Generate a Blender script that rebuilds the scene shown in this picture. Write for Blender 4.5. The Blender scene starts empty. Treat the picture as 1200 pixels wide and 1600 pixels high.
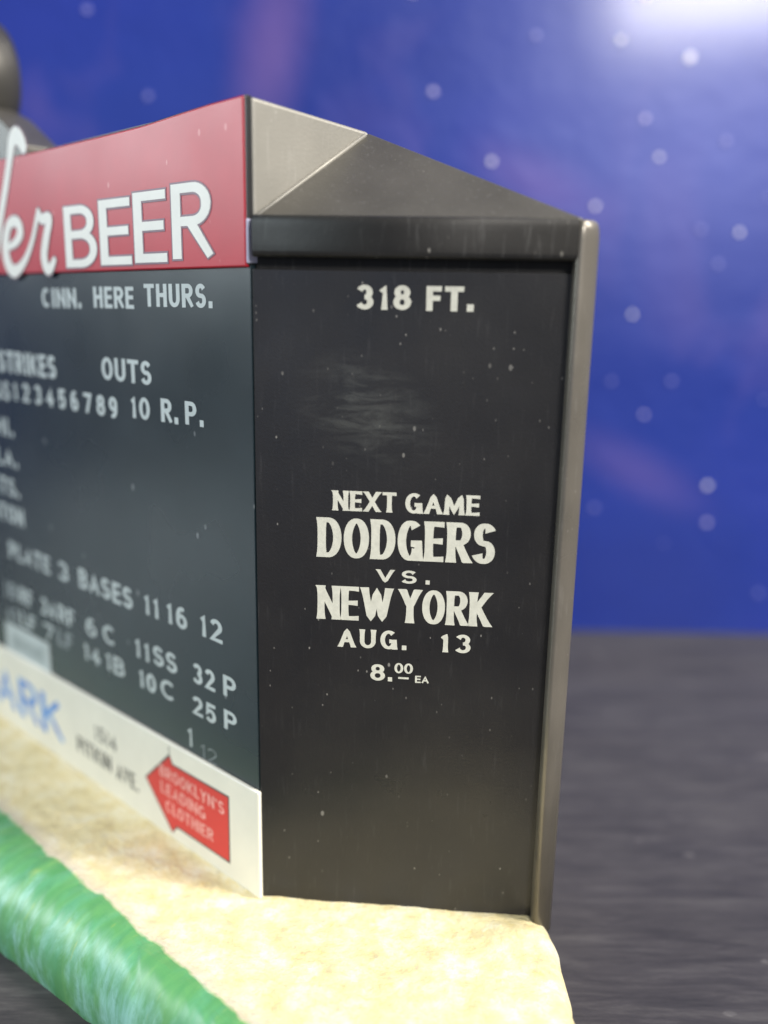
import bpy, bmesh, math, random
from mathutils import Vector, Matrix, noise
from mathutils.geometry import delaunay_2d_cdt
random.seed(7)
sc = bpy.context.scene
C = sc.collection
MM = 0.001
R = math.radians

# ------------------------------------------------------------------ camera
PITCH, ROLL = R(13.3), 0.018781
fw = Vector((0, math.cos(PITCH), -math.sin(PITCH)))
rt0 = Vector((1, 0, 0)); up0 = rt0.cross(fw)
rt = rt0*math.cos(ROLL) + up0*math.sin(ROLL)
up = -rt0*math.sin(ROLL) + up0*math.cos(ROLL)
cd = bpy.data.cameras.new('camera'); cam = bpy.data.objects.new('camera', cd); C.objects.link(cam)
CAM = Vector((0.03115, -0.20509, 0.155))
cam.matrix_world = Matrix(((rt.x, up.x, -fw.x, CAM.x), (rt.y, up.y, -fw.y, CAM.y), (rt.z, up.z, -fw.z, CAM.z), (0, 0, 0, 1)))
cd.sensor_fit = 'VERTICAL'; cd.sensor_height = 36; cd.lens = 36*1365/1600
cd.clip_start = 0.01; cd.clip_end = 20
cd.dof.use_dof = True; cd.dof.focus_distance = 0.214; cd.dof.aperture_fstop = cd.lens/7.4
sc.camera = cam

# ------------------------------------------------------------------ world and lamps
w = bpy.data.worlds.new('World'); sc.world = w; w.use_nodes = True
bg = w.node_tree.nodes['Background']; bg.inputs[0].default_value = (0.90, 0.93, 1.0, 1); bg.inputs[1].default_value = 0.27
def lamp(name, loc, target, size, power, color, sy=None):
    l = bpy.data.lights.new(name, 'AREA'); l.energy = power; l.color = color; l.size = size
    if sy: l.shape = 'RECTANGLE'; l.size_y = sy
    o = bpy.data.objects.new(name, l); C.objects.link(o); o.location = loc
    o.rotation_euler = (Vector(target)-Vector(loc)).to_track_quat('-Z', 'Y').to_euler()
    return o
lamp('ceiling_lamp_right', (1.15, -0.30, 1.35), (0.02, -0.02, 0.0), 0.30, 41, (1.0, 0.95, 0.86), 0.9)
lamp('ceiling_lamp_front', (0.68, -1.20, 0.86), (0.1, 0.1, 0.1), 0.42, 22, (1.0, 0.97, 0.93), 0.30)
lamp('added_blue_light_behind', (-0.55, -1.7, 0.28), (0.0, 0.0, 0.12), 0.7, 1.4, (0.50, 0.68, 1.0), 0.9)  # added unseen lamp, gives the side panel's left part a bluish sheen
lamp('unseen_light_left', (-3.2, 0.30, 1.10), (-0.05, 0.05, 0.12), 1.6, 86, (0.84, 0.96, 1.0), 1.0)  # large unseen area light, placed to brighten and reflect in the front face
sc.view_settings.view_transform = 'Standard'; sc.view_settings.look = 'None'
sc.view_settings.exposure = 0; sc.view_settings.gamma = 1
sc.cycles.use_denoising = True

# ------------------------------------------------------------------ materials
class NT:
    def __init__(s, name, base=(.5, .5, .5), rough=.5, metal=0, spec=.5, coat=0, coat_rough=.1):
        s.m = bpy.data.materials.new(name); s.m.use_nodes = True
        s.t = s.m.node_tree; s.b = s.t.nodes['Principled BSDF']
        s.b.inputs['Base Color'].default_value = (*base, 1); s.b.inputs['Roughness'].default_value = rough
        s.b.inputs['Metallic'].default_value = metal; s.b.inputs['Specular IOR Level'].default_value = spec
        s.b.inputs['Coat Weight'].default_value = coat; s.b.inputs['Coat Roughness'].default_value = coat_rough
        s.tc = s.t.nodes.new('ShaderNodeTexCoord')
    def n(s, ty, **kw):
        x = s.t.nodes.new('ShaderNode'+ty)
        for k, v in kw.items(): setattr(x, k, v)
        return x
    def l(s, a, b): s.t.links.new(a, b)
    def mapping(s, scale=(1, 1, 1), rot=(0, 0, 0), loc=(0, 0, 0), src=None):
        m = s.n('Mapping'); m.inputs['Scale'].default_value = scale; m.inputs['Rotation'].default_value = rot
        m.inputs['Location'].default_value = loc
        s.l(src or s.tc.outputs['Object'], m.inputs['Vector']); return m.outputs[0]
    def noise(s, scale, detail=3, rough=.5, vec=None, dist=0):
        x = s.n('TexNoise'); x.inputs['Scale'].default_value = scale; x.inputs['Detail'].default_value = detail
        x.inputs['Roughness'].default_value = rough; x.inputs['Distortion'].default_value = dist
        s.l(vec or s.tc.outputs['Object'], x.inputs['Vector']); return x.outputs['Fac']
    def voro(s, scale, vec=None, feature='F1', out='Distance', rnd=1):
        x = s.n('TexVoronoi', feature=feature); x.inputs['Scale'].default_value = scale; x.inputs['Randomness'].default_value = rnd
        s.l(vec or s.tc.outputs['Object'], x.inputs['Vector']); return x.outputs[out]
    def ramp(s, fac, stops, interp='LINEAR'):
        r = s.n('ValToRGB'); cr = r.color_ramp; cr.interpolation = interp
        while len(cr.elements) > 1: cr.elements.remove(cr.elements[-1])
        for i, (p, c) in enumerate(stops):
            e = cr.elements[0] if i == 0 else cr.elements.new(p)
            e.position = p; e.color = (*c, 1) if isinstance(c, tuple) else (c, c, c, 1)
        s.l(fac, r.inputs[0]); return r.outputs[0]
    def math(s, op, a, b=None, clamp=False):
        m = s.n('Math', operation=op); m.use_clamp = clamp
        for i, v in enumerate((a, b)):
            if v is None: continue
            if isinstance(v, (int, float)): m.inputs[i].default_value = v
            else: s.l(v, m.inputs[i])
        return m.outputs[0]
    def mix(s, fac, a, b, blend='MIX'):
        m = s.n('Mix', data_type='RGBA', blend_type=blend)
        for i, v in ((0, fac), (6, a), (7, b)):
            if isinstance(v, (int, float)): m.inputs[i].default_value = v
            elif isinstance(v, tuple): m.inputs[i].default_value = (*v, 1)
            else: s.l(v, m.inputs[i])
        return m.outputs[2]
    def col(s, c): s.l(c, s.b.inputs['Base Color'])
    def rough(s, c): s.l(c, s.b.inputs['Roughness'])
    def bump(s, h, strength, dist):
        b = s.n('Bump'); b.inputs['Strength'].default_value = strength; b.inputs['Distance'].default_value = dist
        s.l(h, b.inputs['Height']); s.l(b.outputs[0], s.b.inputs['Normal']); return b
M = {}
def dust(x, scale, thr, vec=None):
    """sparse specks: 1 inside a speck, 0 elsewhere"""
    vec = vec or x.mapping((1, 1, .6))
    d = x.voro(scale, vec); v = x.n('TexVoronoi', feature='F1'); v.inputs['Scale'].default_value = scale
    x.l(vec, v.inputs['Vector'])
    sep = x.n('SeparateColor'); x.l(v.outputs['Color'], sep.inputs[0])
    keep = x.math('GREATER_THAN', sep.outputs[0], thr)
    size = x.math('MULTIPLY', sep.outputs[1], .16)
    on = x.math('DIVIDE', x.math('SUBTRACT', x.math('ADD', size, .05), d), .06, clamp=True)
    return x.math('MULTIPLY', on, keep)

# dark painted resin of the side panel, lip, roof
def dark_paint(name, base, light, rough, smudge=False, metal=0.0, spec=.5):
    x = NT(name, base, rough, metal, spec)
    n1 = x.noise(60, 4); streak = x.noise(900, 3, .6, x.mapping((1, 1, .12)))
    c = x.mix(x.ramp(n1, [(.3, 0.), (.75, 1.)]), base, light)
    c = x.mix(x.math('MULTIPLY', x.ramp(streak, [(.58, 0.), (.8, 1.)]), .15 if smudge else .35), c, tuple(min(1, v+.11) for v in light))
    sp = x.math('MAXIMUM', x.math('MULTIPLY', dust(x, 420, .93), .45), x.math('MULTIPLY', dust(x, 900, .86), .45))
    clump = x.ramp(x.noise(35, 2), [(.42, .15), (.62, 1.)])
    sp = x.math('MULTIPLY', sp, clump)
    c = x.mix(sp, c, (.55, .53, .48))
    if smudge:
        v = x.mapping((1/.019, 1, 1/.014), (0, 0, 0), (-.0270/.019, 0, -.1310/.014))
        sx = x.n('SeparateXYZ'); x.l(v, sx.inputs[0])
        cx = x.n('CombineXYZ'); x.l(sx.outputs[0], cx.inputs[0]); x.l(x.math('ADD', sx.outputs[2], x.math('MULTIPLY', sx.outputs[0], .35)), cx.inputs[2])
        ln = x.n('VectorMath', operation='LENGTH'); x.l(cx.outputs[0], ln.inputs[0])
        m = x.math('SUBTRACT', 1.0, ln.outputs['Value'], clamp=True)
        sn = x.ramp(x.noise(260, 5, .62, x.mapping((.30, 1, 1.2), (0, R(16), 0)), .7), [(.44, 0.06), (.66, 1.)])
        f = x.math('MULTIPLY', x.math('MULTIPLY', m, sn), .34)
        c = x.mix(f, c, (.20, .21, .19))
    x.col(c)
    x.rough(x.ramp(x.noise(45, 4), [(.3, max(0, rough-.07)), (.75, rough+.1)]))
    x.bump(x.noise(1400, 4, .6), .25, .0002)
    return x.m
M['side'] = dark_paint('black_satin_paint', (.015, .0145, .016), (.022, .0205, .0205), .33, True)
M['lip'] = dark_paint('black_lip_paint', (.012, .0115, .0115), (.020, .019, .018), .6, spec=.3)
M['body'] = dark_paint('gunmetal_paint', (.085, .080, .070), (.125, .118, .104), .40, metal=.35)
M['pillar'] = dark_paint('gunmetal_paint_lit_pillar', (.17, .155, .13), (.21, .19, .16), .32, metal=.45)  # body paint made paler: the light on the pillar is put into its colour

M['wall'] = dark_paint('gunmetal_paint_lit_wall', (.24, .23, .20), (.29, .275, .24), .45, metal=.3)  # same paint, lighter again: the end wall's lit look is in the colour
def plain(name, base, rough, var=.12, bump=.2, spec=.5, scale=70, coat=0, chips=None):
    x = NT(name, base, rough, 0, spec, coat, .25)
    n = x.noise(scale, 5, .6)
    c = x.mix(x.ramp(n, [(.3, 0.), (.7, 1.)]), tuple(v*(1-var) for v in base), tuple(min(1, v*(1+var)) for v in base))
    if chips: c = x.mix(x.math('MULTIPLY', dust(x, 300, .9), .5), c, chips)
    x.col(c); x.bump(x.noise(1200, 4, .6), bump, .00015)
    x.rough(x.ramp(x.noise(30, 2), [(.3, max(0, rough-.03)), (.7, rough+.04)]))
    return x.m
M['slate'] = plain('slate_panel_paint', (.009, .020, .026), .28, .12, .06, .75, chips=(.3, .32, .33))
M['red'] = plain('red_sign_paint', (.50, .016, .034), .38, .06, .10, .38, chips=(.8, .35, .35))
M['cream'] = plain('cream_board_paint', (.80, .78, .68), .45, .04)
M['black'] = plain('black_edge_paint', (.012, .012, .013), .4)
M['chip'] = plain('pale_chipped_paint', (.50, .50, .66), .5)
M['white'] = plain('white_letter_paint', (.84, .84, .78), .5, .05)
M['ivory'] = plain('ivory_print', (.66, .66, .57), .55, .10, scale=500)
M['print'] = plain('pale_grey_print', (.52, .58, .58), .5, .08)
M['faint'] = plain('faded_grey_print', (.30, .34, .35), .5, .1)
M['outline'] = plain('grey_outline_print', (.22, .13, .17), .5)
M['ink'] = plain('black_ink_print', (.10, .10, .095), .6)
M['arrow'] = plain('red_arrow_print', (.66, .045, .040), .5, .05)
M['pink'] = plain('pale_pink_print', (.85, .42, .38), .5)
M['ghost'] = plain('grey_box_print', (.40, .46, .46), .5)
x = NT('blue_letter_print', (.1, .25, .6), .5)
x.col(x.mix(x.ramp(x.noise(420, 3, .6, x.mapping((1, 1, .5), (0, R(30), 0))), [(.40, 0.), (.55, 1.)]), (.03, .16, .60), (.20, .40, .74))); M['blue'] = x.m
x = NT('clock_metal', (.10, .095, .08), .42, .4)
x.col(x.mix(x.noise(60, 3), (.05, .048, .042), (.08, .076, .066))); M['clock'] = x.m
M['face'] = plain('clock_face_paint', (.6, .58, .5), .5)

NLv = Vector((-0.66913061, -0.74314483, 0)); DLv = Vector((-0.74314483, 0.66913061, 0))
NRv = Vector((-0.08715574, -0.9961947, 0)); DRv = Vector((0.9961947, -0.08715574, 0))
# painted base: sand-coloured track, green field outside it
x = NT('painted_base', (.5, .5, .5), .5, 0, .6)
dt = x.n('VectorMath', operation='DOT_PRODUCT'); x.l(x.tc.outputs['Object'], dt.inputs[0]); dt.inputs[1].default_value = NLv
edge = x.math('ADD', dt.outputs['Value'], x.math('MULTIPLY', x.math('SUBTRACT', x.noise(90, 3, .6), .5), .0045))
green = x.math('DIVIDE', x.math('SUBTRACT', edge, .0292), .0012, clamp=True)
rim = x.math('MULTIPLY', x.math('DIVIDE', x.math('SUBTRACT', edge, .0245), .005, clamp=True), x.math('SUBTRACT', 1.0, green))
sand = x.ramp(x.noise(150, 5, .65), [(.30, (.60, .50, .28)), (.40, (.72, .63, .36)), (.50, (.78, .69, .42)), (.60, (.82, .76, .54)), (.72, (.86, .82, .66))])
fleck = x.math('MULTIPLY', x.ramp(x.noise(700, 4, .7), [(.52, 0.), (.68, 1.)]), .55)
sand = x.mix(fleck, sand, (.82, .66, .24))
sand = x.mix(x.math('MULTIPLY', x.ramp(x.noise(330, 3, .7), [(.58, 0.), (.72, 1.)]), .4), sand, (.46, .40, .33))
sand = x.mix(x.math('MULTIPLY', rim, .75), sand, (.60, .55, .47))
# brush strokes run outwards across the green edge
rot = math.atan2(NLv.y, NLv.x)
vb = x.mapping((1, 1, 1), (0, 0, -rot)); vb2 = x.mapping((.22, 1, .22), src=vb)
st = x.noise(260, 4, .55, vb2, .4)
grass = x.ramp(st, [(.30, (.085, .30, .11)), (.48, (.105, .33, .12)), (.62, (.13, .37, .13)), (.78, (.21, .42, .15))])
yel = x.math('MULTIPLY', x.ramp(x.noise(420, 2, .5, vb2), [(.66, 0.), (.76, 1.)]), .6)
grass = x.mix(yel, grass, (.40, .48, .10))
teal = x.math('MULTIPLY', x.ramp(x.noise(170, 3, .5, vb2), [(.48, 0.), (.66, 1.)]), .35)
grass = x.mix(teal, grass, (.12, .42, .30))
pale = x.math('MULTIPLY', x.ramp(x.noise(75, 5, .65, x.mapping((.55, 1, .55), src=vb), .5), [(.46, 0.), (.62, 1.)]), .8)  # painted highlights: pale teal streaks stand in for gloss on the rolled edge
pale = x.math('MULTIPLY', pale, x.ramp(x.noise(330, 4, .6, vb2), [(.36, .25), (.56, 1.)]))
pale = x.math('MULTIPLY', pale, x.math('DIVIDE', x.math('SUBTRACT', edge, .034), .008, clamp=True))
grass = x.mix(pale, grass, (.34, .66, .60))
splot = x.math('MULTIPLY', x.ramp(x.noise(240, 5, .7), [(.52, 0.), (.66, 1.)]), .35)
grass = x.mix(splot, grass, (.08, .28, .11))
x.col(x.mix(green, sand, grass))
hs = x.math('ADD', x.math('MULTIPLY', x.noise(300, 6, .7), 2.6), x.math('MULTIPLY', x.noise(1500, 3, .6), .25))
hg = x.math('MULTIPLY', st, .5)
mh = x.n('Mix', data_type='FLOAT'); x.l(green, mh.inputs[0]); x.l(hs, mh.inputs[2]); x.l(hg, mh.inputs[3])
x.bump(mh.outputs[0], .42, .0009)
mr = x.n('Mix', data_type='FLOAT'); x.l(green, mr.inputs[0]); mr.inputs[2].default_value = .55; mr.inputs[3].default_value = .42
x.rough(mr.outputs[0])
M['base'] = x.m
# table: dark worn laminate with faint sideways streaks
x = NT('dark_table_laminate', (.05, .05, .05), .42, 0, .25)
v = x.mapping((.14, 1, 1), (0, 0, R(1.5)))
g1 = x.noise(210, 7, .75, v, .3); g2 = x.noise(22, 4, .55)
c = x.ramp(g1, [(.34, (.034, .033, .037)), (.50, (.054, .051, .055)), (.68, (.092, .088, .090))])
c = x.mix(x.ramp(g2, [(.45, 0.), (.66, .5)]), c, (.072, .068, .070))
sc_ = x.math('MAXIMUM', x.math('MULTIPLY', dust(x, 60, .80, x.mapping((.5, 1, 1), (0, 0, R(20)))), .5), x.math('MULTIPLY', dust(x, 170, .88, x.mapping((.5, 1, 1), (0, 0, R(-10)))), .4))
sc_ = x.math('MULTIPLY', sc_, x.ramp(x.noise(200, 3), [(.4, .2), (.6, 1.)]))
c = x.mix(sc_, c, (.45, .43, .42)); x.col(c)
x.rough(x.ramp(x.noise(30, 4, .6, v), [(.3, .34), (.7, .5)])); x.bump(x.noise(160, 5, .6, v), .35, .0006); M['table'] = x.m
# printed glossy backdrop
x = NT('blue_galaxy_print', (.03, .06, .4), .45, 0, .3)
v1 = x.mapping((1, 1, 1))
n1 = x.noise(5.5, 3, .5, v1, .3)
c = x.ramp(n1, [(.30, (.005, .022, .22)), (.55, (.009, .031, .27)), (.80, (.022, .038, .33))])
wis = x.math('MULTIPLY', x.ramp(x.noise(11, 3, .5, x.mapping((1.3, 1, .75), (0, R(-35), 0)), .8), [(.55, 0.), (.78, 1.)]), .25)
c = x.mix(wis, c, (.20, .13, .38))
def blob(px, pz, sx, sz, ang, amt, colr, c):
    mp = x.n('Mapping'); mp.vector_type = 'TEXTURE'
    mp.inputs['Location'].default_value = (px*MM, 0, pz*MM); mp.inputs['Rotation'].default_value = (0, R(ang), 0)
    mp.inputs['Scale'].default_value = (sx*MM, 1, sz*MM); x.l(x.tc.outputs['Object'], mp.inputs['Vector'])
    s = x.n('SeparateXYZ'); x.l(mp.outputs[0], s.inputs[0]); q = x.n('CombineXYZ'); x.l(s.outputs[0], q.inputs[0]); x.l(s.outputs[2], q.inputs[2])
    ln = x.n('VectorMath', operation='LENGTH'); x.l(q.outputs[0], ln.inputs[0])
    f = x.n('MapRange', interpolation_type='SMOOTHSTEP'); x.l(ln.outputs['Value'], f.inputs[0])
    for i, vv in ((1, 0), (2, 1), (3, amt), (4, 0)): f.inputs[i].default_value = vv
    return x.mix(f.outputs[0], c, colr)
c = blob(-28, 278, 26, 75, 12, .38, (.24, .13, .36), c)
c = blob(108, 216, 55, 22, 22, .28, (.24, .12, .40), c)
c = blob(168, 70, 60, 20, 28, .2, (.26, .16, .42), c)
c = blob(195, 250, 160, 140, 0, .45, (.15, .18, .54), c)
x.col(c); x.bump(x.noise(14, 4, .6), .5, .004); x.b.inputs['Coat Weight'].default_value = .45; x.b.inputs['Coat Roughness'].default_value = .15
M['backdrop'] = x.m
for k, cc in (('star_bright', (.86, .84, .95)), ('star_mid', (.50, .46, .78)), ('star_dim', (.20, .21, .56))): M[k] = plain(k+'_print', cc, .4, .03)

# ------------------------------------------------------------------ object helpers
def obj(name, verts, faces, mat, parent=None, smooth=False, bevel=0, seg=3):
    me = bpy.data.meshes.new(name); me.from_pydata([tuple(v) for v in verts], [], faces); me.materials.append(M[mat]); me.update()
    bm = bmesh.new(); bm.from_mesh(me); bmesh.ops.recalc_face_normals(bm, faces=bm.faces); bm.to_mesh(me); bm.free()
    if smooth or bevel:
        for p in me.polygons: p.use_smooth = True
    o = bpy.data.objects.new(name, me); C.objects.link(o)
    if parent: o.parent = parent
    if bevel:
        b = o.modifiers.new('bevel', 'BEVEL'); b.width = bevel*MM; b.segments = seg; b.limit_method = 'ANGLE'; b.angle_limit = R(20)
        b.harden_normals = True
    return o
def prism(poly, y0, y1):
    """outline in (x,z) mm, extruded from y0 to y1 mm"""
    n = len(poly)
    v = [(a*MM, y0*MM, b*MM) for a, b in poly] + [(a*MM, y1*MM, b*MM) for a, b in poly]
    f = [tuple(range(n)), tuple(range(2*n-1, n-1, -1))] + [(i, (i+1) % n, n+(i+1) % n, n+i) for i in range(n)]
    return v, f
def frame(name, xdir, parent):
    o = bpy.data.objects.new(name, None); C.objects.link(o); o.rotation_euler = (0, 0, math.atan2(xdir.y, xdir.x)); o.parent = parent
    return o

# ------------------------------------------------------------------ lettering: strokes with a real outline, joined by a constrained triangulation
def arc(cx, cy, rx, ry, a0, a1, n=14):
    return [(cx+rx*math.cos(R(a0+(a1-a0)*i/n)), cy+ry*math.sin(R(a0+(a1-a0)*i/n))) for i in range(n+1)]
G = {}
def g(ch, wd, *st): G[ch] = (wd, st)
g('A', .78, [(0, 0), (.5, 1), (1, 0)], [(.2, .32), (.8, .32)])
g('B', .70, [(0, 0), (0, 1)], [(0, 1), (.5, 1)]+arc(.5, .77, .42, .23, 90, -90)+[(0, .54)], [(0, .54), (.5, .54)]+arc(.5, .27, .5, .27, 90, -90)+[(0, 0)])
g('C', .74, arc(.5, .5, .5, .5, 48, 312, 24))
g('D', .76, [(0, 0), (0, 1)], [(0, 1), (.4, 1)]+arc(.4, .5, .6, .5, 90, -90, 20)+[(0, 0)])
g('E', .62, [(0, 0), (0, 1)], [(0, 1), (1, 1)], [(0, .52), (.9, .52)], [(0, 0), (1, 0)])
g('F', .60, [(0, 0), (0, 1)], [(0, 1), (1, 1)], [(0, .52), (.85, .52)])
g('G', .78, arc(.5, .5, .5, .5, 48, 330, 24), [(.55, .42), (1, .42), (1, .0)])
g('H', .74, [(0, 0), (0, 1)], [(1, 0), (1, 1)], [(0, .52), (1, .52)])
g('I', .20, [(.5, 0), (.5, 1)])
g('K', .74, [(0, 0), (0, 1)], [(0, .38), (.95, 1)], [(.32, .56), (1, 0)])
g('L', .58, [(0, 0), (0, 1)], [(0, 0), (1, 0)])
g('M', .90, [(0, 0), (.06, 1), (.5, .12), (.94, 1), (1, 0)])
g('N', .76, [(0, 0), (0, 1)], [(0, 1), (1, 0)], [(1, 0), (1, 1)])
g('O', .80, arc(.5, .5, .5, .5, 90, 450, 30))
g('P', .66, [(0, 0), (0, 1)], [(0, 1), (.55, 1)]+arc(.55, .73, .45, .27, 90, -90)+[(0, .46)])
g('R', .74, [(0, 0), (0, 1)], [(0, 1), (.55, 1)]+arc(.55, .75, .42, .25, 90, -90)+[(0, .5)], [(.45, .5), (1, 0)])
g('S', .68, arc(.5, .75, .46, .25, 20, 250, 18)+arc(.5, .26, .5, .26, 75, -165, 20)[1:])
g('T', .74, [(.5, 0), (.5, 1)], [(0, 1), (1, 1)])
g('U', .74, [(0, 1), (0, .35)]+arc(.5, .35, .5, .35, 180, 360, 18)+[(1, .35), (1, 1)])
g('V', .76, [(0, 1), (.5, 0), (1, 1)])
g('W', 1.05, [(0, 1), (.26, 0), (.5, .95), (.74, 0), (1, 1)])
g('X', .76, [(0, 0), (1, 1)], [(0, 1), (1, 0)])
g('Y', .74, [(0, 1), (.5, .48), (1, 1)], [(.5, .48), (.5, 0)])
g('1', .40, [(.1, .76), (.7, 1), (.7, 0)])
g('2', .62, arc(.5, .72, .48, .28, 165, -30, 16)+[(0, 0), (1, 0)])
g('3', .62, arc(.48, .75, .44, .25, 160, -90, 16)+arc(.48, .26, .5, .26, 85, -160, 18)[1:])
g('4', .64, [(.72, 0), (.72, 1), (0, .3), (1, .3)])
g('5', .62, [(.95, 1), (.15, 1), (.08, .5)]+arc(.5, .32, .5, .32, 140, -150, 18))
g('6', .62, arc(.55, .5, .5, .5, 60, 180, 12)+arc(.5, .3, .46, .3, 180, 530, 24))
g('7', .60, [(0, 1), (1, 1), (.35, 0)])
g('8', .62, arc(.5, .77, .42, .23, -90, 270, 22), arc(.5, .28, .5, .27, 90, 450, 22))
g('9', .62, arc(.45, .5, .5, .5, -120, 0, 12)+arc(.5, .7, .46, .3, 0, 350, 24))
g('0', .62, arc(.5, .5, .5, .5, 90, 450, 26))
g('.', .20, [(.5, 0), (.5, .04)])
g(',', .20, [(.5, -.1), (.5, .04)])
g("'", .18, [(.5, 1), (.5, .75)])
def stroke_quads(pts, wv, wh, flare=0.0, flen=.25, fends=(True, True), lim=None):
    """outline one stroke; widths differ for upright (wv) and level (wh) parts, ends may flare"""
    P = [Vector(p) for p in pts]
    P = [p for i, p in enumerate(P) if i == 0 or (p-P[i-1]).length > 1e-6]
    closed = (P[0]-P[-1]).length < 1e-4 and len(P) > 4
    if closed: P = P[:-1]
    n = len(P)
    if not closed and flare:                       # resample so that the flare has points to bend at
        Q = [P[0]]
        for a, b in zip(P, P[1:]):
            L = (b-a).length; k = max(1, int(L/(flen*.35)))
            for i in range(1, k+1): Q.append(a+(b-a)*i/k)
        P = Q; n = len(P)
    tot = sum((P[i+1]-P[i]).length for i in range(n-1)); acc = 0; out = []
    for i in range(n):
        if i: acc += (P[i]-P[i-1]).length
        if closed: d0 = (P[i]-P[i-1]).normalized(); d1 = (P[(i+1) % n]-P[i]).normalized()
        else:
            d1 = (P[i+1]-P[i]).normalized() if i < n-1 else (P[i]-P[i-1]).normalized()
            d0 = (P[i]-P[i-1]).normalized() if i else d1
        def hw(d): return .5*(wv*d.y*d.y+wh*d.x*d.x)
        h = (hw(d0)+hw(d1))/2
        if flare and not closed:
            for e, on in ((acc/flen, fends[0]), ((tot-acc)/flen, fends[1])):
                if on and e < 1: h *= 1+flare*(1-e)**2
        m = (d0+d1); m = m.normalized() if m.length > .2 else d1
        nn = Vector((-m.y, m.x)); k = min(1.9, 1/max(.3, m.dot(d1)))
        out.append((P[i]+nn*h*k, P[i]-nn*h*k))
    if lim: out = [tuple(Vector((p.x, min(max(p.y, lim[0]), lim[1]))) for p in o) for o in out]
    q = [[out[i][0], out[i+1][0], out[i+1][1], out[i][1]] for i in range(n-1)]
    if closed: q.append([out[-1][0], out[0][0], out[0][1], out[-1][1]])
    return q
def hull(P):
    P = sorted({(round(p[0], 6), round(p[1], 6)) for p in P})
    if len(P) < 3: return P
    def half(S):
        h = []
        for p in S:
            while len(h) > 1 and (h[-1][0]-h[-2][0])*(p[1]-h[-2][1])-(h[-1][1]-h[-2][1])*(p[0]-h[-2][0]) <= 1e-9: h.pop()
            h.append(p)
        return h[:-1]
    return half(P)+half(P[::-1])
def union(groups):
    if not isinstance(groups[0][0], (list, tuple)): groups = [groups]
    V, F = [], []
    for qs in groups:
        v, f = union1(qs); b = len(V); V += v; F += [[i+b for i in q] for q in f]
    return V, F
def union1(quads):
    V, F = [], []
    for qd in quads:
        qd = hull(qd)
        if len(qd) < 3: continue
        b = len(V); V += [Vector(p) for p in qd]; F.append(list(range(b, b+len(qd)))); continue
        b = len(V); V += [Vector(p) for p in qd]
        a = sum(qd[i].x*qd[(i+1) % 4].y-qd[(i+1) % 4].x*qd[i].y for i in range(4))
        F.append([b, b+1, b+2, b+3] if a > 0 else [b+3, b+2, b+1, b])
    v, e, f, ov, oe, of = delaunay_2d_cdt(V, [], F, 0, 1e-5)
    return v, [q for q, o in zip(f, of) if o]
def fe(pts, ch):
    def one(a, b):
        if ch in 'CGS3' : return True
        if a[0] == 0 and abs(b[1]-a[1]) < .02: return False
        if ch in 'BDPR' and a[0] == 0 and abs(b[1]-a[1]) < .3 and len(pts) > 3: return False
        return a[1] < .02 or a[1] > .98 or a[0] > .8
    return one(pts[0], pts[1]), one(pts[-1], pts[-2])
def layout(s, x0, x1, z, h, wt, wh=None, gap=.16, space=.45, flare=0, xs=None):
    """quads (mm) of a line of text fitted from x0 to x1, baseline z, cap height h; wt stroke width as a share of h"""
    wh = wh or wt*.85; items = []; cur = 0
    for ch in s:
        if ch == ' ': cur += space; continue
        wd, st = G[ch]; items.append((cur, max(wd, wt*1.02), st, ch)); cur += max(wd, wt*1.02)+gap
    cur -= gap; sx = (x1-x0)/cur; quads = []
    for c0, wd, st, ch in items:
        quads.append([])
        W = wd*sx; tv = min(wt*h, W*.42) if ch not in ".,'I1" else min(wt*h, W)
        th = wh*h
        for pts in st:
            pp = [(x0+c0*sx+tv/2+px*(W-tv), z+th/2+py*(h-th)) for px, py in pts]
            if ch == '.': pp = [(pp[0][0], z), (pp[0][0], z+tv*1.05)]
            def wide(a, b):          # level strokes reach the edge of the letter's box
                d = Vector(a)-Vector(b)
                if abs(d.x) > abs(d.y)*6 and ch in 'EFLTH2457Z': return (a[0]+(tv/2 if d.x > 0 else -tv/2)*(1 if not flare else .8), a[1])
                return a
            if len(pp) > 1: pp = [wide(pp[0], pp[1])]+pp[1:-1]+[wide(pp[-1], pp[-2])]
            ends = flare
            if not ends:
                # square ends reach the cap line / baseline
                def ext(a, b):
                    d = Vector(a)-Vector(b)
                    if abs(d.y) > abs(d.x)*.9 and d.length > 0 and ch not in '.,\'S3256890CG':
                        return (a[0]+d.x/abs(d.y)*th/2, a[1]+(th/2 if d.y > 0 else -th/2)) if (a[1] < z+th*.6 or a[1] > z+h-th*.6) else a
                    return a
                if len(pp) > 1 and (Vector(pp[0])-Vector(pp[-1])).length > 1e-4:
                    a, b = ext(pp[0], pp[1]), ext(pp[-1], pp[-2]); pp = [a]+pp[1:-1]+[b]
            else:
                def ext(a, b):
                    d = Vector(a)-Vector(b)
                    if abs(d.y) > abs(d.x)*.9 and (a[1] < z+th*.6 or a[1] > z+h-th*.6) and ch not in '.S3':
                        e_ = th/2+.5*tv*abs(d.x)/abs(d.y); return (a[0]+d.x/abs(d.y)*e_, a[1]+(e_ if d.y > 0 else -e_))
                    return a
                if ch != '.' and len(pp) > 1: pp = [ext(pp[0], pp[1])]+pp[1:-1]+[ext(pp[-1], pp[-2])]
            quads[-1] += stroke_quads(pp, tv, th, 0 if ch == '.' else flare, h*.34, fe(pts, ch), (z, z+h) if ch not in "'" else None)
    return quads
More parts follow.
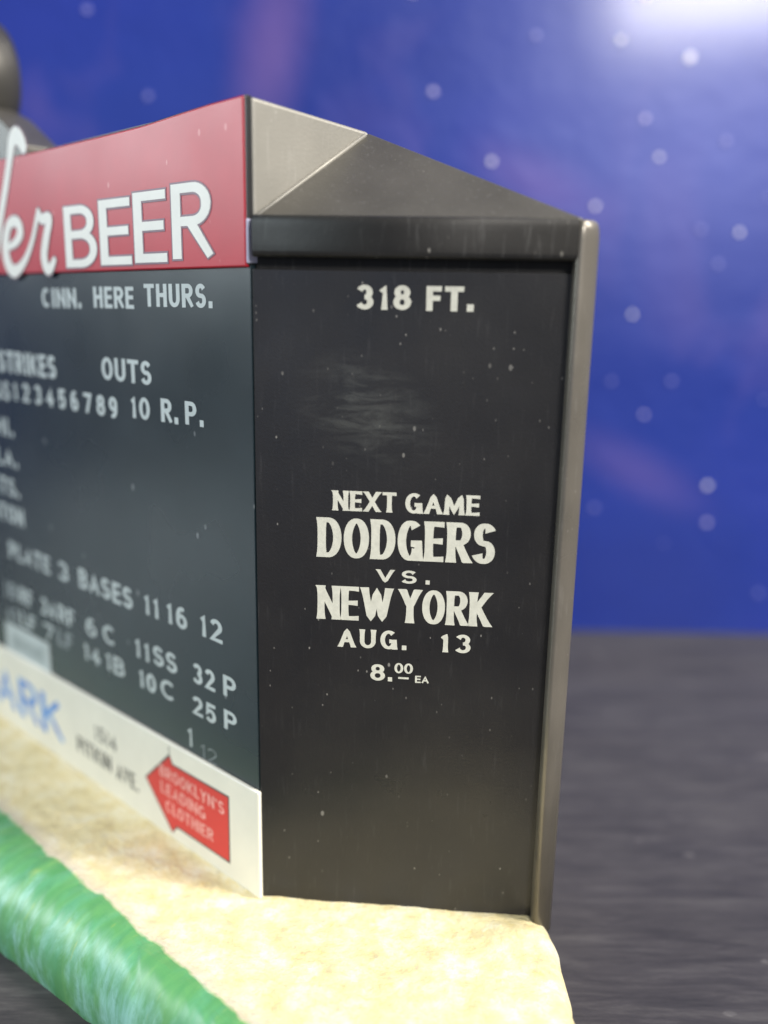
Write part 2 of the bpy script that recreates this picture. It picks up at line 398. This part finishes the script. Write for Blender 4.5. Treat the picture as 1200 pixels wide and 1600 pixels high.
def print_on(name, quads, mat, parent, off, thick=0.0, label=None):
    """flat print 'off' mm proud of the local y=0 plane; thick > 0 makes it a raised letter"""
    v, f = union(quads)
    verts = [(p.x*MM, -off*MM, p.y*MM) for p in v]; faces = [tuple(q) for q in f]
    if thick:
        n = len(verts); cnt = {}
        for q in faces:
            for i in range(len(q)):
                e = (q[i], q[(i+1) % len(q)]); cnt[e] = 1
        edges = [e for e in cnt if (e[1], e[0]) not in cnt]
        verts = [(a, -(off+thick)*MM, c) for a, b, c in verts] + verts
        faces = faces + [(a, b, b+n, a+n) for a, b in edges]
    o = obj(name, verts, faces, mat, parent)
    if label: o['label'] = label
    return o

# ------------------------------------------------------------------ the setting
def box(name, x0, x1, y0, y1, z0, z1, mat, parent=None, bevel=0):
    v, f = prism([(x0, z0), (x1, z0), (x1, z1), (x0, z1)], y0, y1)
    return obj(name, v, f, mat, parent, bevel=bevel)
tb = box('table', -700, 800, -500, 262, -52, -22, 'table', bevel=.8)
tb['label'] = 'dark grey streaky table top under the miniature scoreboard'; tb['category'] = 'table'
bd = bpy.data.objects.new('backdrop', None); C.objects.link(bd); bd.location = (0, .262, 0)
bd['label'] = 'glossy deep blue backdrop printed with stars and purple haze behind the table'; bd['category'] = 'backdrop'
nx, nz = 60, 40; vv = []; ff = []
for j in range(nz+1):
    for i in range(nx+1):
        X = -800+1700*i/nx; Z = -120+1020*j/nz
        vv.append((X*MM, .0, Z*MM))
for j in range(nz):
    for i in range(nx): a = j*(nx+1)+i; ff.append((a, a+1, a+nx+2, a+nx+1))
sheet = obj('printed_sheet', vv, ff, 'backdrop', bd, smooth=True)
sm = sheet.modifiers.new('thickness', 'SOLIDIFY'); sm.thickness = .0012; sm.offset = -1 if sheet.data.polygons[0].normal.y < 0 else 1
def star_mesh(mat):
    n = 14; v = [(math.cos(2*math.pi*i/n)*(1+.12*math.sin(3*i)), 0, 1.15*math.sin(2*math.pi*i/n)) for i in range(n)]
    me = bpy.data.meshes.new('star'); me.from_pydata(v, [], [tuple(range(n))]); me.materials.append(M[mat]); return me
SM = {k: star_mesh('star_'+k) for k in ('bright', 'mid', 'dim')}
stars = [(-116.9, 291.8, 'dim', 2.6), (51.6, 258.1, 'mid', 2.3), (81.8, 226.3, 'bright', 2.0), (135.3, 206.0, 'bright', 1.9), (176.4, 275.6, 'bright', 3.1),  # stars in view: positions from image pixels, projected onto the backdrop plane
 (142.1, 282.7, 'bright', 2.0), (100.9, 284.2, 'dim', 2.2), (157.0, 247.6, 'mid', 2.1), (165.5, 229.9, 'bright', 1.8), (189.8, 195.8, 'dim', 2.2), (209.6, 194.6, 'bright', 1.9),
 (158.5, 152.9, 'bright', 1.8), (182.1, 118.9, 'dim', 2.1), (150.2, 118.3, 'dim', 1.8), (169.0, 101.0, 'mid', 1.8), (206.8, 63.0, 'bright', 2.2), (208.6, 42.2, 'mid', 2.2),
 (146.2, 49.3, 'dim', 2.2), (241.5, 2.2, 'dim', 2.2), (198.3, 238.0, 'dim', 2.4), (200.4, 179.0, 'dim', 2.2), (-89.1, 253.6, 'dim', 2.4), (40.4, 301.5, 'mid', 2.0), (152.4, 301.5, 'mid', 2.0),
 (232, 110, 'dim', 1.4), (222, 212, 'dim', 1.3), (186, 30, 'dim', 1.2)]
for _ in range(46):     # the print goes on outside the frame
    X, Z = random.uniform(-700, 800), random.uniform(-20, 800)
    if -150 < X < 262 and Z < 312: continue
    stars.append((X, Z, random.choice(('bright', 'mid', 'dim', 'dim')), random.uniform(1.3, 2.5)))
for X, Z, k, r_ in stars:
    o = bpy.data.objects.new('star', SM[k]); C.objects.link(o); o.parent = bd
    o.location = (X*MM, -.0006, Z*MM); o.scale = (.62*r_*MM, 1, .62*r_*MM); o.rotation_euler = (0, random.uniform(0, 3), 0)

# ------------------------------------------------------------------ the miniature scoreboard
root = bpy.data.objects.new('miniature_scoreboard', None); C.objects.link(root); root.location = (0, 0, -22*MM)
root['label'] = 'miniature baseball scoreboard with red beer sign, dark panels, sand and green painted base'; root['category'] = 'figurine'
Z0 = 22*MM
def lift(o): o.location.z += Z0; return o

# base: rings from the middle to a rounded rim, split into track and field
def pt(u, t): return DLv*u + NLv*t      # along the facade, out from it (mm)
poly = [pt(265, 53), pt(200, 53), pt(120, 51.5), pt(60, 48.5), pt(20, 44.0), pt(-20, 40.0), pt(-60, 39), Vector((44, -84, 0)), Vector((66, -84, 0)), Vector((77.5, -66, 0)), Vector((77.5, -36, 0)),
        Vector((77.5, -20, 0)), Vector((76.5, -6, 0)), Vector((75.5, 8, 0)), Vector((70, 75, 0)), Vector((30, 110, 0)), Vector((-120, 232, 0)), Vector((-200, 215, 0))]
for _ in range(3):
    q = []
    for i, p in enumerate(poly):
        n = poly[(i+1) % len(poly)]; q += [p*.75+n*.25, p*.25+n*.75]
    poly = q
tot = sum((poly[(i+1) % len(poly)]-p).length for i, p in enumerate(poly)); N = 720; res = []; acc = 0; k = 0; step = tot/N; t = 0
seg = [(poly[i], poly[(i+1) % len(poly)]) for i in range(len(poly))]
for a, b in seg:
    L = (b-a).length
    while t < acc+L and len(res) < N: res.append(a+(b-a)*((t-acc)/L)); t += step
    acc += L
N = len(res); ctr = Vector((-45, 55, 0)); verts = []; faces = []; rings = []
def hgt(p):
    v = noise.noise(Vector((p.x*.09, p.y*.09, 0)))*.7+noise.noise(Vector((p.x*.3, p.y*.3, 4)))*.35+noise.noise(Vector((p.x*.8, p.y*.8, 9)))*.22+noise.noise(Vector((p.x*1.7, p.y*1.7, 5)))*.10
    lump = math.exp(-((p.x-67)**2/55+(p.y+15)**2/45))*2.3
    tt = p.dot(NLv); lip = .35*math.exp(-((tt-31.5)/3)**2)
    near = max(0, 1-min(abs(p.dot(NLv)), abs(p.dot(NRv)) if p.x > 0 else 99)/2.5)
    return v*(1-.6*near)+lump+lip-.3
prof = []
for i in range(150): prof.append(('top', i/150))
for i in range(16): prof.append(('arc', R(90*i/15)))
for i in range(1, 9): prof.append(('side', i/8))
for kind, a in prof:
    ring = []
    for P in res:
        gr = min(1, max(0, (P.dot(NLv)-34)/6)) * (1 if P.x < 20 else max(0, 1-(P.x-20)/40)); Rr = 7.0+7.5*gr
        dirn = (P-ctr).normalized(); edge = P-dirn*Rr
        if kind == 'top': p = ctr+(edge-ctr)*a**.9; z = hgt(p)
        elif kind == 'arc':
            wob = noise.noise(P*.07)*1.3+noise.noise(P*.22)*.35
            p = edge+dirn*(Rr+wob)*math.sin(a); z = hgt(edge)*math.cos(a)-Rr*(1-math.cos(a))
            p = p+dirn*noise.noise(Vector((P.x*.30, P.y*.30, z*.35)))*.25*math.sin(a)
        else:
            wob = noise.noise(P*.07)*1.3+noise.noise(P*.22)*.35
            z = -Rr+(-22.0+Rr)*a; p = P+dirn*(wob-1.0*a*a)
        verts.append((p.x*MM, p.y*MM, (z+22)*MM)); ring.append(len(verts)-1)
    rings.append(ring)
for A, B in zip(rings, rings[1:]):
    for i in range(N): faces.append((A[i], A[(i+1) % N], B[(i+1) % N], B[i]))
sandf, grassf = [], []
for f in faces:
    c = sum((Vector(verts[i]) for i in f), Vector())/4
    (grassf if c.dot(NLv) > .0295 else sandf).append(f)
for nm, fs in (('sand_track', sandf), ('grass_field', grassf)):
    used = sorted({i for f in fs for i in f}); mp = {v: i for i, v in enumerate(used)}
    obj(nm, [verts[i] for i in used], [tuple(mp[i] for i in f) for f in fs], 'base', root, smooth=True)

FR = -DLv                     # front facade: local x runs to the reader's right, u = -x
# solid body below the roof (dark slate on the front): footprint O-E-G-F-H
O_, E_, G_, F_, H_ = Vector((0, 0, 0)), DRv*73.0, Vector((70, 62, 0)), Vector((-125, 218, 0)), DLv*250
def solid(name, foot, z0, z1, mat, **kw):
    n = len(foot); v = [(p.x*MM, p.y*MM, z0*MM) for p in foot]+[(p.x*MM, p.y*MM, (z1[i] if isinstance(z1, list) else z1)*MM) for i, p in enumerate(foot)]
    f = [tuple(range(n-1, -1, -1)), tuple(range(n, 2*n))]+[(i, (i+1) % n, n+(i+1) % n, n+i) for i in range(n)]
    return lift(obj(name, v, f, mat, root, **kw))
ins = 2.0
core = solid('building_core', [O_+Vector((.5, 2.2, 0)), E_-DRv*1-NRv*1.6, G_, F_, H_-NLv*1.6], -3, 172, 'body')
# front slate panel, a board 1.6 mm thick
fpiv = frame('front_panel_pivot', FR, root)
def fr_local(o): o.rotation_euler = (0, 0, math.atan2(FR.y, FR.x)); return lift(o)
def rr_local(o): o.rotation_euler = (0, 0, math.atan2(DRv.y, DRv.x)); return lift(o)
bpy.data.objects.remove(fpiv)
v, f = prism([(-250, -3), (-.2, -3), (-.2, 172.5), (-250, 172.5)], 0, 1.6); front = fr_local(obj('front_panel', v, f, 'slate', root, bevel=.15, seg=2))
v, f = prism([(.25, -3), (72.6, -3), (72.6, 162.6), (.25, 162.6)], 0, 2.2); side = rr_local(obj('side_panel', v, f, 'side', root, bevel=.25))
# lip over the side panel: rounded fascia, hollow curve below it
lipsec = [(1.2, 162.4), (1.2, 165.2), (-1.9, 165.1), (-2.4, 165.25), (-2.75, 165.6), (-2.9, 166.3), (-3.0, 168), (-3.0, 171.0), (-2.95, 172.2), (-2.8, 173.0), (-2.4, 173.6), (-1.8, 174.0), (2, 174.6), (2, 162.4)]
vl = []; n = len(lipsec)
for X in (1.0, 72.4): vl += [(X*MM, y*MM, z*MM) for y, z in lipsec]
fl = [tuple(range(n)), tuple(range(2*n-1, n-1, -1))]+[(i, (i+1) % n, n+(i+1) % n, n+i) for i in range(n)]
lip = rr_local(obj('roof_lip', vl, fl, 'lip', root, smooth=False))
for p in lip.data.polygons: p.use_smooth = len(p.vertices) == 4 and p.center.y < -.0015 and p.center.z > .166
# corner pillar: a narrow face turned to the right, rounded outer edge, domed top
sec = [(71.7, .2), (71.8, -1.6), (72.15, -2.6), (72.7, -3.05), (73.4, -3.0), (75.4, -1.6), (76.7, -.4), (77.2, .5), (77.3, 1.6), (77.0, 6), (75.5, 30), (73.5, 30)]
lv = [(-4, 0), (60, 0), (120, 0), (170.0, 0), (171.6, .12), (172.8, .4), (173.5, .9), (173.8, 1.6)]
vs = []; n = len(sec); cx, cy = 74.6, 2.0
for z, inn in lv:
    for X, Y in sec:
        d = Vector((cx-X, cy-Y)); L = max(d.length, 1e-6); vs.append(((X+d.x/L*min(inn, L))*MM, (Y+d.y/L*min(inn, L))*MM, z*MM))
fs = [tuple(range(n-1, -1, -1)), tuple(range((len(lv)-1)*n, len(lv)*n))]
for k in range(len(lv)-1):
    for i in range(n): fs.append((k*n+i, k*n+(i+1) % n, (k+1)*n+(i+1) % n, (k+1)*n+i))
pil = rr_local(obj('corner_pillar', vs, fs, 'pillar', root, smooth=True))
# end wall behind the red sign and the sloping roof that leans on it
B_ = Vector((25.6, 20.9, 195.4)); C_ = Vector((0.3, -.6, 173.6)); A_ = Vector((.9, .6, 198.7))
D_ = DRv*73.5+NRv*2.4+Vector((0, 0, 173.8)); Gz = Vector((71, 62, 173.5)); Fz = Vector((-125, 218, 173.5)); Hz = DLv*250-NLv*2+Vector((0, 0, 173.5))
Cb = Vector((0.3, 3, 173.5)); Bk = Vector((40, 85, 173.5))
def mm(L): return [(p.x*MM, p.y*MM, p.z*MM) for p in L]
rb = [C_, D_, B_, Gz, Bk, Vector((25.6, 20.9, 172))]
roof = lift(obj('side_roof', mm([C_, D_, Gz, Bk, B_, Vector((C_.x, C_.y+.8, 172.2)), D_-Vector((1, -1, 1.6)), Gz-Vector((0, 0, 1.5)), Bk-Vector((0, 0, 1.5))]),
    [(0, 1, 4), (1, 2, 4), (2, 3, 4), (3, 0, 4), (0, 5, 6, 1), (1, 6, 7, 2), (2, 7, 8, 3), (3, 8, 5, 0), (5, 8, 7, 6)], 'body', root, bevel=.5))
Hs = DLv*250; back = Vector((B_.x, B_.y, 0))-NLv*0
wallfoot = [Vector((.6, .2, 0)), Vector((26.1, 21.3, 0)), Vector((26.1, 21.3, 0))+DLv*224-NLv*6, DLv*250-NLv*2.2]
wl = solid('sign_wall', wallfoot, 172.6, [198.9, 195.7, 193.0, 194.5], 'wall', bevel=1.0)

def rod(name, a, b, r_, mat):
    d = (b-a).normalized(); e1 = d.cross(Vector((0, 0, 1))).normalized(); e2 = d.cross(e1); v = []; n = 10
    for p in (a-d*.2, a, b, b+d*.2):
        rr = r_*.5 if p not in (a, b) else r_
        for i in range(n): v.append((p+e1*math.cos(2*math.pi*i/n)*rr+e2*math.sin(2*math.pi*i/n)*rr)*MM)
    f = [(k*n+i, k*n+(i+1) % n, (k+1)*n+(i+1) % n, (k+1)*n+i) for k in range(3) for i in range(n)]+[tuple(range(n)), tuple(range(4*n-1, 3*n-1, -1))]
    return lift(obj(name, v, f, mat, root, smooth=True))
rod('ridge_highlight', Vector((1.2, -.3, 173.7)), Vector((24.9, 19.7, 194.6)), .55, 'wall')  # added rod in the lighter paint, stands in for the highlight along the ridge
# ---------------- red sign on the front
def outline(us): return [(-u, z) for u, z in us]
topl = [(0.6, 198.9), (12, 198.6), (25, 197.9), (40, 197.0), (60, 196.6), (90, 196.2), (150, 195.9), (250, 195.6)]
rs = [(250, 161.8), (0.6, 162.9)]
v, f = prism(outline(rs+topl), -.9, .6); sign = fr_local(obj('red_sign', v, f, 'red', root, bevel=.5))
v, f = prism(outline([(249, 162.6), (0.0, 163.4), (.0, 199.0), (12, 198.8), (25, 198.15), (40, 197.25), (60, 196.8), (90, 196.4), (150, 196.1), (249, 195.8)]), -.6, 1.0)
fr_local(obj('sign_backing', v, f, 'black', root, bevel=.3))
v, f = prism([(-.6, 163.8), (.25, 163.8), (.35, 173.2), (-.5, 173.4)], -.9, 1.9); ch = fr_local(obj('chipped_edge', v, f, 'chip', root, bevel=.25))
ch['label'] = 'pale chipped strip at the lower right edge of the red sign'
SU = lambda u: u*.993-1.1          # letter points scaled about the camera to keep their pixels; face stands 0.9 mm proud of the slate
SZ = lambda z: z*.9932+1.05
def letter(s, u0, u1, z0, z1, wt):
    u0, u1, z0, z1 = SU(u0), SU(u1), SZ(z0), SZ(z1); wh = .125
    q = layout(s, -u0, -u1, z0, z1-z0, wt, wh)
    qo = layout(s, -u0-.45, -u1+.45, z0-.45, z1-z0+.9, (wt*(z1-z0)+.95)/(z1-z0+.9), (wh*(z1-z0)+.95)/(z1-z0+.9))
    o = print_on('letter', qo, 'outline', sign, .92, .10, 'grey outline of the letter '+s)
    print_on('letter', q, 'white', sign, 1.03, .05, 'white letter '+s)
letter('B', 82.4, 65.4, 163.9, 180.4, .22)
letter('E', 63.6, 48.4, 164.3, 181.0, .23)
letter('E', 46.8, 32.4, 164.6, 181.8, .22)
letter('R', 29.9, 13.8, 165.2, 182.6, .21)
def spline(P, k=6):
    out = []
    for i in range(len(P)-1):
        p0 = Vector(P[max(0, i-1)]); p1 = Vector(P[i]); p2 = Vector(P[i+1]); p3 = Vector(P[min(len(P)-1, i+2)])
        for j in range(k):
            t = j/k; out.append(.5*((2*p1)+(p2-p0)*t+(2*p0-5*p1+4*p2-p3)*t*t+(3*p1-p0-3*p2+p3)*t**3))
    out.append(Vector(P[-1])); return out
def script(pts, wds, grow=0.0):
    """brush stroke of changing width; points are (u, z)"""
    S = spline([(-u, z) for u, z in pts]); W = spline([(w_, 0) for w_ in wds]); q = []; o = []
    for i, p in enumerate(S):
        d = (S[min(i+1, len(S)-1)]-S[max(i-1, 0)]); d = d.normalized() if d.length > 0 else Vector((1, 0)); nn = Vector((-d.y, d.x)); h = W[i].x/2+grow
        o.append((p+nn*h, p-nn*h))
    for a, b in zip(o, o[1:]): q.append([a[0], b[0], b[1], a[1]])
    for e, s in ((0, -1), (-1, 1)):     # round ends
        h = W[e].x/2+grow; c = S[e]
        ringp = [Vector((c.x+h*math.cos(k*math.pi/4), c.y+h*math.sin(k*math.pi/4))) for k in range(8)]
        q.append([ringp[0], ringp[1], ringp[2], ringp[3]]); q.append([ringp[3], ringp[4], ringp[5], ringp[6]]); q.append([ringp[6], ringp[7], ringp[0], ringp[3]])
    return q
SC = {'f': ([(103.2, 198.3), (105.2, 200.8), (108.0, 202.0), (110.4, 200.2), (112.7, 195.4), (116.5, 188.0), (120.7, 180.8), (125.1, 172.3), (129, 164.5)], [3.6, 4.6, 4.8, 4.2, 3.4, 3.2, 3.4, 3.6, 3.6]),
      'e': ([(118.6, 170.3), (112.2, 171.9), (109.0, 174.8), (110.9, 177.8), (115.8, 177.2), (119.3, 172.1), (119.0, 166.1), (114.5, 163.2), (107.5, 166.2), (101.6, 172.2), (97.6, 178.9)], [1.6, 2.6, 3.6, 3.2, 3.2, 4.2, 4.4, 3.6, 2.4, 1.9, 2.0]),
      'r': ([(97.0, 180.0), (95.2, 177.8), (90.6, 177.8), (93.0, 172.9), (95.2, 167.4), (94.0, 163.9), (91.6, 163.9), (89.2, 166.1)], [2.0, 2.8, 3.0, 3.4, 3.6, 3.4, 2.8, 2.0])}
for k, ch_ in enumerate('fer'):
    pts, wds = SC[ch_]; pts = [(SU(a), SZ(b)) for a, b in pts]
    print_on('letter', script(pts, wds, .45), 'outline', sign, .92+.02*k, .08, 'grey outline of the script letter '+ch_)
    print_on('letter', script(pts, wds), 'white', sign, 1.04+.03*k, .1, 'white script letter '+ch_+(' rising above the sign' if ch_ == 'f' else ''))
# ---------------- lettering on the slate front
def fline(s, u0, u1, z, h, wt=.27, mat='print', gap=.14, par=None, off=.06, space=.45):
    return print_on('lettering', layout(s, -u0, -u1, z, h, wt, wt*.66, gap, space), mat, par or front, off)
fline('CINN.', 98.5, 75.5, 152.6, 5.6); fline('HERE', 68.8, 48.5, 152.9, 5.7); fline('THURS.', 43.6, 14.4, 153.6, 5.7)
fline('STRIKES', 131.5, 93.0, 131.4, 6.9, .27); fline('OUTS', 66.6, 41.8, 133.2, 6.3, .27)
fline('INNINGS', 160, 125.0, 122.0, 6.2)
for ch_, u in zip('123456789', (120.0, 112.6, 104.6, 97.0, 89.6, 82.0, 74.4, 67.2, 60.6)):
    wv = 3.4 if ch_ == '1' else 4.6
    fline(ch_, u+wv/2+1, u-wv/2+1, 122.6, 6.0, .28)
fline('10', 52.8, 43.2, 123.7, 6.0); fline('R.', 38.0, 30.2, 124.0, 6.2); fline('P.', 27.2, 19.2, 124.4, 6.0)
fline('CHI.', 146, 124.4, 109.9, 6.0); fline('PHILA.', 156, 123.0, 99.4, 6.0); fline('PITTS.', 154, 123.6, 89.1, 6.2); fline('BOSTON', 158, 122.0, 79.4, 6.2)
fline('PLATE', 135.0, 105.8, 66.2, 6.2); fline('3', 100.6, 93.8, 66.2, 6.4); fline('BASES', 87.2, 56.6, 66.4, 6.6)
fline('11', 50.8, 42.8, 67.1, 6.2); fline('16', 39.6, 29.4, 67.3, 6.3); fline('12', 24.0, 14.0, 67.8, 6.3)
fline('1B', 142.0, 132, 50.6, 6.0, mat='faint'); fline('RF', 130, 120.6, 50.8, 6.0); fline('24', 114.0, 104.6, 50.8, 6.1); fline('RF', 102.6, 92.0, 51.0, 6.1)
fline('6', 84.8, 78.2, 51.4, 6.0); fline('C', 74.4, 66.6, 51.8, 6.0); fline('11', 56.8, 48.6, 52.2, 6.0); fline('SS', 47.0, 35.2, 52.6, 6.0)
fline('32', 27.8, 17.8, 53.0, 5.9); fline('P', 14.2, 8.8, 53.6, 5.9)
fline('42', 141.5, 132, 41.6, 5.8, mat='faint'); fline('LF', 130, 119.6, 41.9, 5.8); fline('7', 113.4, 106.5, 42.0, 5.8); fline('LF', 104.0, 94.2, 42.4, 5.8, mat='faint')
fline('14', 87.4, 77.0, 42.4, 5.9); fline('1B', 74.0, 63.0, 42.8, 5.9); fline('10', 55.4, 46.2, 43.0, 5.8); fline('C', 43.8, 36.0, 43.6, 5.8)
fline('25', 28.4, 17.8, 43.4, 5.6); fline('P', 14.2, 8.8, 44.0, 5.6); fline('1', 31.6, 28.6, 32.6, 5.8, .16)
fline('12', 25.4, 18.0, 31.2, 4.2, .10, mat='faint')
# pale boxed note low on the panel
def rect(u0, u1, z0, z1): return [[Vector((-u0, z0)), Vector((-u1, z0)), Vector((-u1, z1)), Vector((-u0, z1))]]
bx = print_on('note_box', rect(142.8, 110.4, 28.5, 40.6), 'print', front, .05, .25, 'pale boxed note above the cream board')
print_on('note_field', rect(138.5, 114, 31.6, 37.6), 'ghost', bx, .32)
print_on('lettering', layout('SHOE', -136.8, -116, 32.8, 3.6, .2, .16), 'faint', bx, .36)
# ---------------- cream board along the foot of the front
v, f = prism(outline([(250, -.5), (-.9, -.5), (-.9, 31.3), (250, 28.5)]), -1.2, .1); cream = fr_local(obj('advert_board', v, f, 'cream', root, bevel=.5))
cy_ = 1.23
AU = lambda u: u*.991-1.47          # print coordinates scaled about the camera to stay on the same pixels; face stands 1.2 mm proud
AZ = lambda z: z*.991+1.4
def aline(s, u0, u1, z, h, wt, mat, gap=.14): return fline(s, AU(u0), AU(u1), AZ(z), h, wt, mat, gap, cream, cy_)
for s_, a, b in (('T', 171, 156), ('A', 155.0, 139.4), ('R', 136.8, 122.6), ('K', 120.4, 104.8)):
    print_on('letter', layout(s_, -AU(a), -AU(b), AZ(5.2), 15.2, .24, .13), 'blue', cream, cy_, 0, 'blue letter '+s_)
aline('1514', 83.8, 70.4, 15.2, 5.4, .20, 'ink'); aline('PITKIN', 95.4, 74.2, 6.6, 5.6, .22, 'ink'); aline('AVE.', 71.2, 58.6, 6.0, 5.6, .22, 'ink')
arr = [(53.6, 13.4), (40.8, 25.2), (39.8, 22.9), (13.4, 23.4), (13.6, 3.6), (38.6, 3.4), (40.6, 0.6)]
def flat(name, pts, mat, par, off):
    pts = [(-AU(u), AZ(z)) for u, z in pts]
    return obj(name, [(a*MM, -off*MM, b*MM) for a, b in pts], [tuple(range(len(pts)))], mat, par)
flat('arrow_outline', [(54.4, 13.4), (41.0, 26.1), (39.3, 23.4), (12.9, 24.0), (13.1, 3.0), (38.3, 2.8), (40.9, .0)], 'ink', cream, 1.22)
ar = flat('arrow', arr, 'arrow', cream, 1.26); ar['label'] = 'red arrow pointing left with faint pink lettering'
flat('arrow_tick', [(41.3, 28.4), (40.9, 28.4), (40.7, 24.8), (41.1, 24.8)], 'ink', cream, 1.24)
for s_, a, b, z in (("BROOKLYN'S", 46.2, 15.2, 17.2), ('LEADING', 46.0, 24.0, 11.8), ('CLOTHIER', 43.6, 20.6, 6.3)):
    fline(s_, AU(a), AU(b), AZ(z), 3.8, .2, 'pink', .16, par=cream, off=1.3)
# ---------------- lettering on the side panel
def sline(s, x0, x1, z, h, wt, wh, flare=0, gap=.10, space=.34, name='lettering'):
    return print_on(name, layout(s, x0, x1, z, h, wt, wh, gap, space, flare*.8), 'ivory', side, .05)
sline('318', 24.0, 36.5, 154.05, 5.4, .27, .19, gap=.14); sline('FT.', 39.9, 50.6, 154.0, 5.4, .28, .21, gap=.12)
sline('NEXT', 19.0, 34.3, 107.1, 4.9, .23, .15, .45); sline('GAME', 36.3, 54.0, 107.1, 4.9, .23, .15, .45)
sline('DODGERS', 15.3, 57.9, 95.4, 9.9, .205, .12, .40, .07)
sline('VS.', 29.8, 43.0, 89.6, 3.3, .30, .17, .45, .34)
sline('NEW', 15.3, 33.7, 79.5, 8.7, .20, .12, .40, .06); sline('YORK', 35.5, 57.6, 79.5, 8.7, .205, .12, .40, .06)
sline('AUG.', 20.6, 37.5, 72.4, 4.9, .23, .16, .40, .22); sline('1', 45.5, 48.0, 72.4, 4.8, .24, .16, .35); sline('3', 49.4, 53.2, 72.4, 4.8, .24, .16, .35)
sline('8', 28.6, 32.3, 63.9, 4.4, .26, .16); sline('.', 33.0, 34.1, 63.9, 4.4, .24, .2)
sline('00', 34.6, 39.2, 66.2, 2.7, .24, .15, 0, .06); print_on('lettering', [[Vector((35.6, 64.7)), Vector((38.2, 64.7)), Vector((38.2, 65.2)), Vector((35.6, 65.2))]], 'ivory', side, .05)
sline('EA', 39.8, 43.2, 63.9, 1.9, .24, .18, 0, .1)

# ---------------- clock drum above the sign
def lathe(name, profile, mat, n=64, parent=None):
    v = []; f = []
    for r_, y in profile:
        for i in range(n): a = 2*math.pi*i/n; v.append((r_*math.cos(a)*MM, y*MM, r_*math.sin(a)*MM))
    for k in range(len(profile)-1):
        for i in range(n): f.append((k*n+i, k*n+(i+1) % n, (k+1)*n+(i+1) % n, (k+1)*n+i))
    f.append(tuple(range(n))); f.append(tuple(range(len(profile)*n-1, (len(profile)-1)*n-1, -1)))
    return obj(name, v, f, mat, parent, smooth=True)
clk = lathe('clock_drum', [(17.5, -8.2), (18.6, -8.8), (20.2, -8.6), (21.5, -7.4), (22.2, -5), (22.4, 0), (22.0, 5), (20.6, 8.2), (18, 9.5)], 'clock', parent=root)
fr_local(clk); pc = DLv*163-NLv*12; clk.location = (pc.x*MM, pc.y*MM, (226+22)*MM)
fc = lathe('clock_face', [(17.4, -8.25), (17.4, -8.0)], 'face', parent=clk)
v, f = prism([(-188, 190), (-112.6, 190), (-112.6, 200.6), (-117, 203.2), (-131, 211.6), (-143, 216), (-176, 216), (-182, 211.6), (-188, 199)], 5, 17)
fr_local(obj('clock_mount', v, f, 'body', root, bevel=.8))
